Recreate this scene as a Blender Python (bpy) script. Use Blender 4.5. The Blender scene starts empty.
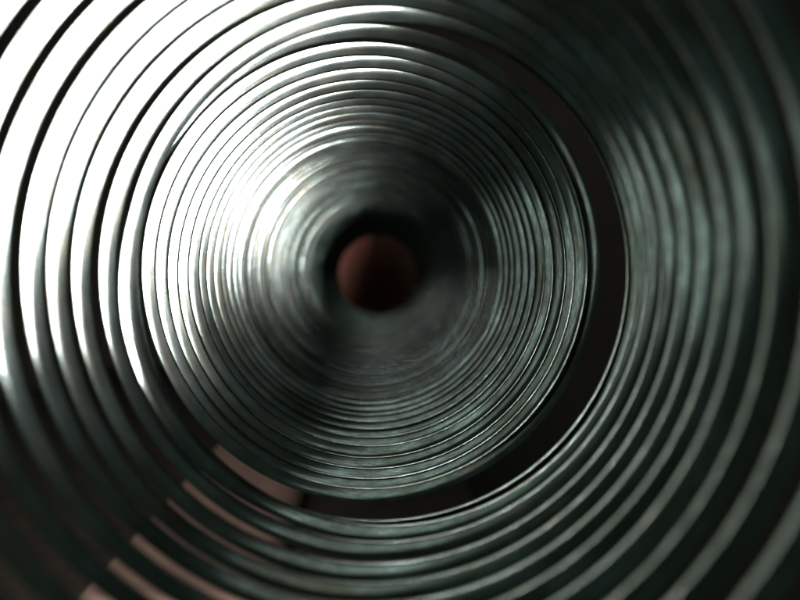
import bpy, math, random
from mathutils import Vector

random.seed(11)
scene = bpy.context.scene
MM = 0.001
FPX = 860.0                      # focal length in pixels of the 800 px wide photograph

# ------------------------------------------------------------------ camera
cam_data = bpy.data.cameras.new("camera")
cam_data.sensor_width = 36.0
cam_data.lens = FPX / 800.0 * 36.0
cam_data.clip_start = 0.002
cam_data.clip_end = 50.0
cam_data.dof.use_dof = True
cam_data.dof.focus_distance = 0.142
cam_data.dof.aperture_fstop = cam_data.lens * MM / (2.0 * MM)    # pupil of 2 mm
cam_data.dof.aperture_blades = 0
cam = bpy.data.objects.new("camera", cam_data)
scene.collection.objects.link(cam)
cam.rotation_euler = (math.radians(90) - math.atan(28 / FPX), 0, -math.atan(22 / FPX))
scene.camera = cam

# ------------------------------------------------------------------ world and lamps
world = bpy.data.worlds.new("World")
scene.world = world
world.use_nodes = True
bg = world.node_tree.nodes["Background"]
bg.inputs[0].default_value = (0.66, 1.0, 0.80, 1)
bg.inputs[1].default_value = 0.048

def area_lamp(name, loc, target, sx, sy, power, color):
    d = bpy.data.lights.new(name, 'AREA')
    d.shape = 'RECTANGLE'; d.size = sx; d.size_y = sy
    d.energy = power; d.color = color
    o = bpy.data.objects.new(name, d)
    scene.collection.objects.link(o)
    o.location = loc
    o.rotation_euler = (Vector(target) - Vector(loc)).to_track_quat('-Z', 'Y').to_euler()
    return o

def lamp_at(name, back, lateral, azimuth, half_r, half_t, power, color):
    """lamp behind the lens; its near edges lie square to the given azimuth round the viewing axis"""
    a = math.radians(azimuth)
    loc = Vector((math.cos(a) * lateral, -back, math.sin(a) * lateral))
    d = bpy.data.lights.new(name, 'AREA')
    d.shape = 'RECTANGLE'; d.size = 2 * half_r; d.size_y = 2 * half_t
    d.energy = power; d.color = color
    o = bpy.data.objects.new(name, d)
    scene.collection.objects.link(o)
    o.location = loc
    # local -Z looks along +Y (towards the scene), local X points outwards along the azimuth
    from mathutils import Matrix
    x = Vector((math.cos(a), 0, math.sin(a))); z = Vector((0, -1, 0)); y = z.cross(x)
    o.rotation_euler = Matrix((x, y, z)).transposed().to_euler()
    return o

# bright lamp up and to the left just behind the lens, dim bright patch of room down to the right
lamp_at("window_lamp", 0.12, 0.160, 135, 0.058, 0.15, 9.5, (1.0, 0.985, 0.95))
lamp_at("room_lamp", 0.90, 0.225, -52, 0.095, 0.42, 0.38, (0.86, 1.0, 0.90))
# narrow spot added at the left, only to light the lump's left side
sd = bpy.data.lights.new("lump_fill", 'SPOT')
sd.energy = 36.0; sd.color = (1.0, 0.95, 0.9); sd.spot_size = math.radians(13); sd.spot_blend = 0.6; sd.shadow_soft_size = 0.02
side = bpy.data.objects.new("lump_fill", sd)
scene.collection.objects.link(side)
side.location = (-0.50, 0.84, 0.03)
side.rotation_euler = (Vector((-0.04, 0.78, 0.0)) - side.location).to_track_quat('-Z', 'Y').to_euler()

scene.view_settings.view_transform = 'Standard'
scene.view_settings.look = 'None'
scene.view_settings.exposure = 0.0
scene.view_settings.gamma = 1.0
scene.render.engine = 'CYCLES'
scene.cycles.use_denoising = True
scene.cycles.max_bounces = 10
scene.cycles.glossy_bounces = 8
scene.cycles.sample_clamp_indirect = 6.0

# ------------------------------------------------------------------ material helpers
def new_mat(name):
    m = bpy.data.materials.new(name)
    m.use_nodes = True
    nt = m.node_tree
    return m, nt, nt.nodes["Principled BSDF"]

def node(nt, kind, **kw):
    n = nt.nodes.new(kind)
    for k, v in kw.items():
        setattr(n, k, v)
    return n

def ramp(nt, src, stops):
    r = node(nt, 'ShaderNodeValToRGB')
    els = r.color_ramp.elements
    while len(els) < len(stops):
        els.new(0.5)
    for e, (p, c) in zip(els, stops):
        e.position = p
        e.color = c if len(c) == 4 else (*c, 1)
    nt.links.new(src, r.inputs[0])
    return r

def noise(nt, vec, scale, detail=4, rough=0.6):
    n = node(nt, 'ShaderNodeTexNoise')
    n.inputs['Scale'].default_value = scale
    n.inputs['Detail'].default_value = detail
    n.inputs['Roughness'].default_value = rough
    nt.links.new(vec, n.inputs['Vector'])
    return n

def mapping(nt, src, scale):
    m = node(nt, 'ShaderNodeMapping')
    m.inputs['Scale'].default_value = scale
    nt.links.new(src, m.inputs['Vector'])
    return m

# spring steel: UV is in millimetres, u along the wire and v across it
steel, nt, bsdf = new_mat("spring_steel")
uv = node(nt, 'ShaderNodeUVMap'); uv.uv_map = "wire"
along = mapping(nt, uv.outputs[0], (0.06, 9.0, 1))
streak = noise(nt, along.outputs[0], 1.0, 5, 0.65)
cloud_m = mapping(nt, uv.outputs[0], (0.16, 0.5, 1))
cloud = noise(nt, cloud_m.outputs[0], 1.0, 4, 0.6)
speck_m = mapping(nt, uv.outputs[0], (0.55, 6.0, 1))
speck = noise(nt, speck_m.outputs[0], 1.0, 3, 0.7)
tint = ramp(nt, cloud.outputs[0], [(0.30, (0.145, 0.125, 0.105)), (0.45, (0.155, 0.175, 0.162)), (0.68, (0.22, 0.26, 0.26))])
wear = ramp(nt, speck.outputs[0], [(0.36, (0.62, 0.62, 0.62)), (0.55, (1.0, 1.0, 1.0)), (0.72, (1.7, 1.7, 1.7))])
rub = ramp(nt, streak.outputs[0], [(0.35, (0.72, 0.72, 0.72)), (0.65, (1.25, 1.25, 1.25))])
mul1 = node(nt, 'ShaderNodeMix', data_type='RGBA', blend_type='MULTIPLY'); mul1.inputs[0].default_value = 1.0
mul2 = node(nt, 'ShaderNodeMix', data_type='RGBA', blend_type='MULTIPLY'); mul2.inputs[0].default_value = 1.0
tc = node(nt, 'ShaderNodeTexCoord')
smudge = noise(nt, tc.outputs['Object'], 75.0, 3, 0.55)
smr = ramp(nt, smudge.outputs[0], [(0.38, (0.70, 0.68, 0.64)), (0.52, (1.0, 1.0, 1.0)), (0.68, (1.6, 1.65, 1.66))])
mul0 = node(nt, 'ShaderNodeMix', data_type='RGBA', blend_type='MULTIPLY'); mul0.inputs[0].default_value = 1.0
nt.links.new(tint.outputs[0], mul0.inputs[6]); nt.links.new(smr.outputs[0], mul0.inputs[7])
nt.links.new(mul0.outputs[2], mul1.inputs[6]); nt.links.new(wear.outputs[0], mul1.inputs[7])
nt.links.new(mul1.outputs[2], mul2.inputs[6]); nt.links.new(rub.outputs[0], mul2.inputs[7])
nt.links.new(mul2.outputs[2], bsdf.inputs['Base Color'])
bsdf.inputs['Metallic'].default_value = 1.0
add = node(nt, 'ShaderNodeMath', operation='ADD')
nt.links.new(streak.outputs[0], add.inputs[0]); nt.links.new(speck.outputs[0], add.inputs[1])
add2 = node(nt, 'ShaderNodeMath', operation='ADD')
nt.links.new(add.outputs[0], add2.inputs[0]); nt.links.new(cloud.outputs[0], add2.inputs[1])
rr = node(nt, 'ShaderNodeMapRange')
rr.inputs['From Min'].default_value = 1.1; rr.inputs['From Max'].default_value = 1.9
rr.inputs['To Min'].default_value = 0.145; rr.inputs['To Max'].default_value = 0.065
nt.links.new(add2.outputs[0], rr.inputs['Value'])
nt.links.new(rr.outputs[0], bsdf.inputs['Roughness'])
bump = node(nt, 'ShaderNodeBump')
bump.inputs['Strength'].default_value = 0.08
bump.inputs['Distance'].default_value = 0.00002
nt.links.new(add.outputs[0], bump.inputs['Height'])
nt.links.new(bump.outputs[0], bsdf.inputs['Normal'])

# slit edges of the strip: coloured darker and duller than the faces to dim their reflections
edge_mat, et, eb = new_mat("spring_steel_edge")
euv = node(et, 'ShaderNodeUVMap'); euv.uv_map = "wire"
em = mapping(et, euv.outputs[0], (0.5, 3.0, 1))
en = noise(et, em.outputs[0], 1.0, 4, 0.65)
er = ramp(et, en.outputs[0], [(0.32, (0.045, 0.048, 0.043)), (0.56, (0.085, 0.095, 0.085)), (0.74, (0.22, 0.24, 0.22))])
et.links.new(er.outputs[0], eb.inputs['Base Color'])
eb.inputs['Metallic'].default_value = 1.0
eb.inputs['Roughness'].default_value = 0.34
eb.inputs['Specular Tint'].default_value = (0.35, 0.36, 0.35, 1)

def plain(name, c1, c2, scale, rough, stretch=(1, 1, 1)):
    m, t, b = new_mat(name)
    tc = node(t, 'ShaderNodeTexCoord')
    mp = mapping(t, tc.outputs['Object'], stretch)
    n = noise(t, mp.outputs[0], scale, 6, 0.6)
    r = ramp(t, n.outputs[0], [(0.3, c1), (0.7, c2)])
    t.links.new(r.outputs[0], b.inputs['Base Color'])
    b.inputs['Roughness'].default_value = rough
    bp = node(t, 'ShaderNodeBump'); bp.inputs['Strength'].default_value = 0.2
    bp.inputs['Distance'].default_value = 0.0004
    t.links.new(n.outputs[0], bp.inputs['Height']); t.links.new(bp.outputs[0], b.inputs['Normal'])
    return m

table_mat = plain("dark_tabletop", (0.005, 0.004, 0.003), (0.010, 0.008, 0.006), 40, 0.9)
table_mat.node_tree.nodes['Principled BSDF'].inputs['Specular IOR Level'].default_value = 0.05
wall_mat = plain("dark_brown_wall", (0.034, 0.025, 0.018), (0.048, 0.036, 0.026), 3, 0.9)
tube_mat = plain('shade_card', (0.030, 0.027, 0.024), (0.045, 0.040, 0.035), 30, 0.8)
strip_mat = plain("pinkish_brown_wood", (0.038, 0.022, 0.016), (0.066, 0.040, 0.030), 60, 0.6, (1, 0.05, 1))
knob_mat = plain("reddish_brown_wood", (0.28, 0.075, 0.055), (0.37, 0.11, 0.08), 60, 0.6)

def mesh_obj(name, verts, faces, mat, parent=None, smooth=False):
    me = bpy.data.meshes.new(name)
    me.from_pydata(verts, [], faces)
    me.materials.append(mat)
    if smooth:
        me.polygons.foreach_set("use_smooth", [True] * len(me.polygons))
    me.update()
    o = bpy.data.objects.new(name, me)
    scene.collection.objects.link(o)
    if parent:
        o.parent = parent
    return o

# ------------------------------------------------------------------ setting
TABLE_Z = -0.100
FLOOR_Z = -0.60
prof = [(-0.5, 0.0)]
for i in range(25):                                   # dark floor that sweeps up behind into the backdrop
    a_ = math.radians(90 * i / 24)
    prof.append((1.3 + 1.3 * math.sin(a_), 1.3 * (1 - math.cos(a_))))
prof.append((2.6, 3.0))
cv = [(x, y, FLOOR_Z + z) for y, z in prof for x in (-4, 4)]
cf = [(2 * i, 2 * i + 1, 2 * i + 3, 2 * i + 2) for i in range(len(prof) - 1)]
w = mesh_obj("backdrop", cv, cf, wall_mat, None, True)
w["kind"] = "structure"

# ------------------------------------------------------------------ coil spring
R_IN = 31.5
WIDTH = 1.98
THICK = 0.52
FR = FPX * R_IN

# depth of the wire (mm from the lens) against the number of turns, t = 0 at the left of the last loose turn
KNOT = [(-12, 34.5), (-11, 40.6), (-10, 46.7), (-9, 52.9), (-8, 59.0), (-7, 65.1), (-6, 71.2), (-5, 77.3), (-4, 83.5), (-3, 89.4), (-2, 95.7),
        (-1, 102.6), (0, 108.8), (0.5, 110.4), (0.9, 110.9), (1.14, 118.6), (1.25, 119.7), (1.5, 122.7), (1.75, 124.4), (2.25, 129.8),
        (2.75, 130.8), (3.25, 137.0), (3.75, 138.3), (4.25, 145.2), (4.75, 146.4), (5.25, 152.7), (5.5, 154.0)]
for k in range(1, 75):
    KNOT.append((5.5 + k, 153.9 + 8.05 * k + 1.0 / (1 + math.exp(-(k - 15.5) * 3)) + 0.9 * math.sin(k * 1.9) * math.sin(k * 0.37)))

# centre of the turn in photograph pixels relative to the vanishing point (378, 272): right, up
CENTRE = [(-12, -60, 4), (-8, -38, 2), (-5, -18, 0), (-4, -10.5, 0), (-3, -7, -1), (-2, -3, -1), (-1, 3.5, -1), (0, 9.5, -2), (0.6, 8, -3), (0.88, -3, -5),
          (1.4, -9, 2), (2.5, -9, 2), (3.5, -8.5, 2), (5.5, -8, 2), (12, -8, 2), (19, -7, 2), (25, -7, 3),
          (36, -4, 1), (45, -2, 0), (60, 0, -2), (80, 0, -3)]

def pchip(tab, col):
    xs = [r[0] for r in tab]; ys = [r[col] for r in tab]
    n = len(xs)
    h = [xs[i + 1] - xs[i] for i in range(n - 1)]
    s = [(ys[i + 1] - ys[i]) / h[i] for i in range(n - 1)]
    m = [s[0]] + [0.0] * (n - 2) + [s[-1]]
    for i in range(1, n - 1):
        if s[i - 1] * s[i] > 0:
            w1 = 2 * h[i] + h[i - 1]; w2 = h[i] + 2 * h[i - 1]
            m[i] = (w1 + w2) / (w1 / s[i - 1] + w2 / s[i])
    def f(x):
        x = min(max(x, xs[0]), xs[-1])
        lo, hi = 0, n - 2
        while lo < hi:
            mid = (lo + hi + 1) // 2
            if xs[mid] <= x: lo = mid
            else: hi = mid - 1
        i = lo; u = (x - xs[i]) / h[i]
        a = (1 + 2 * u) * (1 - u) ** 2; b = u * (1 - u) ** 2; c = u * u * (3 - 2 * u); d = u * u * (u - 1)
        return a * ys[i] + b * h[i] * m[i] + c * ys[i + 1] + d * h[i] * m[i + 1]
    return f

depth_of, cx_of, cz_of = pchip(KNOT, 1), pchip(CENTRE, 1), pchip(CENTRE, 2)

# cross-section of the flat rolled wire: (radial, axial) in mm, crowned faces and rounded edges
def wire_profile():
    hw, hh, crown, rad = WIDTH / 2, THICK / 2, 0.074, 0.03
    fl = hw - rad
    us = [-1, -0.75, -0.5, -0.25, 0, 0.25, 0.5, 0.75, 1]
    q = lambda u: crown * max(0.0, (u + 0.10) / 1.10) ** 2    # face falls away towards the outer edge
    ho, he = hh - crown, hh
    pts = [(u * fl, -(hh - q(u))) for u in us]                       # face towards the camera
    for a in (-60, -25, 0):                                          # outer edge, two small radii and a flat
        pts.append((fl + rad * math.cos(math.radians(a)), -(ho - rad) + rad * math.sin(math.radians(a))))
    for a in (0, 25, 60):
        pts.append((fl + rad * math.cos(math.radians(a)), (ho - rad) + rad * math.sin(math.radians(a))))
    pts += [(u * fl, hh - q(u)) for u in reversed(us)]               # face away from the camera
    for a in (120, 155, 180):
        pts.append((-fl + rad * math.cos(math.radians(a)), (he - rad) + rad * math.sin(math.radians(a))))
    for a in (180, 205, 240):
        pts.append((-fl + rad * math.cos(math.radians(a)), -(he - rad) + rad * math.sin(math.radians(a))))
    return pts

PROFILE = wire_profile()
ACC = [0.0]
for a, b in zip(PROFILE, PROFILE[1:] + PROFILE[:1]):
    ACC.append(ACC[-1] + math.hypot(b[0] - a[0], b[1] - a[1]))

def smooth_rand(seed):
    r = random.Random(seed)
    vals = [r.uniform(-1, 1) for _ in range(1200)]
    def f(x):
        x += 400
        i = int(math.floor(x)); u = x - i; u = u * u * (3 - 2 * u)
        return vals[i % 1200] * (1 - u) + vals[(i + 1) % 1200] * u
    return f
wob_d, wob_x, wob_z = smooth_rand(1), smooth_rand(2), smooth_rand(3)

def wire_ring(t_):
    """verts of one cross-section at t_ turns; t = 0 is left, running clockwise as seen by the camera"""
    th = math.pi - 2 * math.pi * t_
    d = depth_of(t_) + 0.32 * wob_d(t_ * 1.15) + 0.08 * wob_d(t_ * 5.3)
    d += 1.6 * wob_x(t_ * 0.41 + 50) * min(1.0, max(0.0, (t_ - 7) / 6))
    cx = cx_of(t_) * d / FPX + 0.20 * wob_x(t_ * 0.9)
    cz = cz_of(t_) * d / FPX + 0.20 * wob_z(t_ * 0.9)
    c, s = math.cos(th), math.sin(th)
    rm = R_IN + WIDTH / 2
    out = []
    for (u, v) in PROFILE:
        r = rm + u
        out.append(((cx + 0.990 * r * c) * MM, (d + v) * MM, (cz + 1.012 * r * s) * MM))
    return out

SEG = 150
EDGE_SEGS = {9, 10, 11, 12, 13, 24, 25, 26, 27, 28}
NP = len(PROFILE)
spring = bpy.data.objects.new("coil_spring", None)
scene.collection.objects.link(spring)
spring.empty_display_size = 0.02
spring.location = (0, 0.12, -0.034)
spring["label"] = "dark grey steel coil spring toy seen down its hollow inside"
spring["category"] = "spring"
inv = -Vector(spring.location)

def make_turn(t0, t1):
    n = max(8, int(SEG * (t1 - t0)))
    verts, faces, uvs = [], [], []
    for i in range(n + 1):
        tt = t0 + (t1 - t0) * i / n
        verts += [(x + inv.x, y + inv.y, z + inv.z) for x, y, z in wire_ring(tt)]
    circ = 2 * math.pi * (R_IN + WIDTH / 2)
    for i in range(n):
        u0 = (t0 + (t1 - t0) * i / n) * circ; u1 = (t0 + (t1 - t0) * (i + 1) / n) * circ
        for j in range(NP):
            k = (j + 1) % NP
            faces.append((i * NP + j, (i + 1) * NP + j, (i + 1) * NP + k, i * NP + k))
            uvs += [(u0, ACC[j]), (u1, ACC[j]), (u1, ACC[j + 1]), (u0, ACC[j + 1])]
    if t0 <= T_START + 1e-6:
        faces.append(tuple(range(NP))); uvs += [(0, 0)] * NP
    if t1 >= T_END - 1e-6:
        faces.append(tuple(n * NP + j for j in reversed(range(NP)))); uvs += [(0, 0)] * NP
    o = mesh_obj("coil_turn", verts, faces, steel, spring, True)
    o.data.materials.append(edge_mat)
    o.data.polygons.foreach_set("material_index", [1 if (f % NP) in EDGE_SEGS and f < n * NP else 0 for f in range(len(o.data.polygons))])
    lay = o.data.uv_layers.new(name="wire")
    flat = [c for p in uvs for c in p]
    lay.data.foreach_set("uv", flat)
    return o

T_START, T_END = -9.5, 72.5
tt = T_START
while tt < T_END - 1e-6:
    make_turn(tt, min(tt + 1.0, T_END))
    tt += 1.0

# ------------------------------------------------------------------ wooden strip under the coil
def bevel_box(name, x0, x1, y0, y1, z0, z1, b, mat):
    import bmesh
    bm = bmesh.new()
    bmesh.ops.create_cube(bm, size=1)
    for v in bm.verts:
        v.co = ((x0 + x1) / 2 + v.co.x * (x1 - x0), (y0 + y1) / 2 + v.co.y * (y1 - y0), (z0 + z1) / 2 + v.co.z * (z1 - z0))
    bmesh.ops.bevel(bm, geom=bm.edges[:], offset=b, segments=6, affect='EDGES', profile=0.5)
    me = bpy.data.meshes.new(name); bm.to_mesh(me); bm.free()
    me.materials.append(mat)
    me.polygons.foreach_set("use_smooth", [True] * len(me.polygons))
    o = bpy.data.objects.new(name, me)
    scene.collection.objects.link(o)
    return o

strip = bevel_box("wooden_strip", -0.087, -0.032, 0.235, 0.62, TABLE_Z - 0.006, TABLE_Z + 0.010, 0.0075, strip_mat)
strip["label"] = "pinkish brown strip seen through the gaps at the lower left of the coils"
strip["category"] = "strip"

# dark pedestal below, with the block that carries the far coils, out of sight under them
ped = bevel_box("pedestal", -0.30, 0.045, 0.20, 0.92, FLOOR_Z, TABLE_Z, 0.004, table_mat)
ped["label"] = "dark pedestal below the coil carrying the pinkish brown strip"
ped["category"] = "pedestal"
rest = bevel_box("wooden_block", -0.020, 0.020, 0.50, 0.66, TABLE_Z, -0.0425, 0.002, table_mat)
rest["label"] = "dark block on the pedestal under the far coils"
rest["category"] = "block"

# dark open tube, added out of sight to keep light off the far coils
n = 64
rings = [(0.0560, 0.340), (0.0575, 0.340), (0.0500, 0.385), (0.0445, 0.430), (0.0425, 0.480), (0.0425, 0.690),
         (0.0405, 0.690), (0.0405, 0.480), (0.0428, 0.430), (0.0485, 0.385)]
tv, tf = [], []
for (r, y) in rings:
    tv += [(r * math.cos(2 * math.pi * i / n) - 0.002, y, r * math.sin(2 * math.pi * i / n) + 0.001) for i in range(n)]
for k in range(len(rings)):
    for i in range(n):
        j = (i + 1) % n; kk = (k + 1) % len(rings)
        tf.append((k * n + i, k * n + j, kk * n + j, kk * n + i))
tube = mesh_obj("shade_tube", tv, tf, tube_mat)
tube["label"] = "added dark flared tube shading the far coils"
tube["category"] = "tube"

# rounded reddish brown thing closing the view through the far end
import bmesh
bm = bmesh.new()
bmesh.ops.create_uvsphere(bm, u_segments=64, v_segments=48, radius=0.075)
lump = smooth_rand(7)
for v in bm.verts:
    v.co *= 1 + 0.02 * lump(v.co.x * 30 + v.co.z * 17)
    v.co.z = max(v.co.z * 1.1, -0.076)
me = bpy.data.meshes.new("clay_ball"); bm.to_mesh(me); bm.free()
me.materials.append(knob_mat)
me.polygons.foreach_set("use_smooth", [True] * len(me.polygons))
ball = bpy.data.objects.new("clay_ball", me)
scene.collection.objects.link(ball)
ball.location = (0.003, 0.785, TABLE_Z + 0.076)
ball["label"] = "rounded reddish brown lump seen through the far end of the coil"
ball["category"] = "lump"
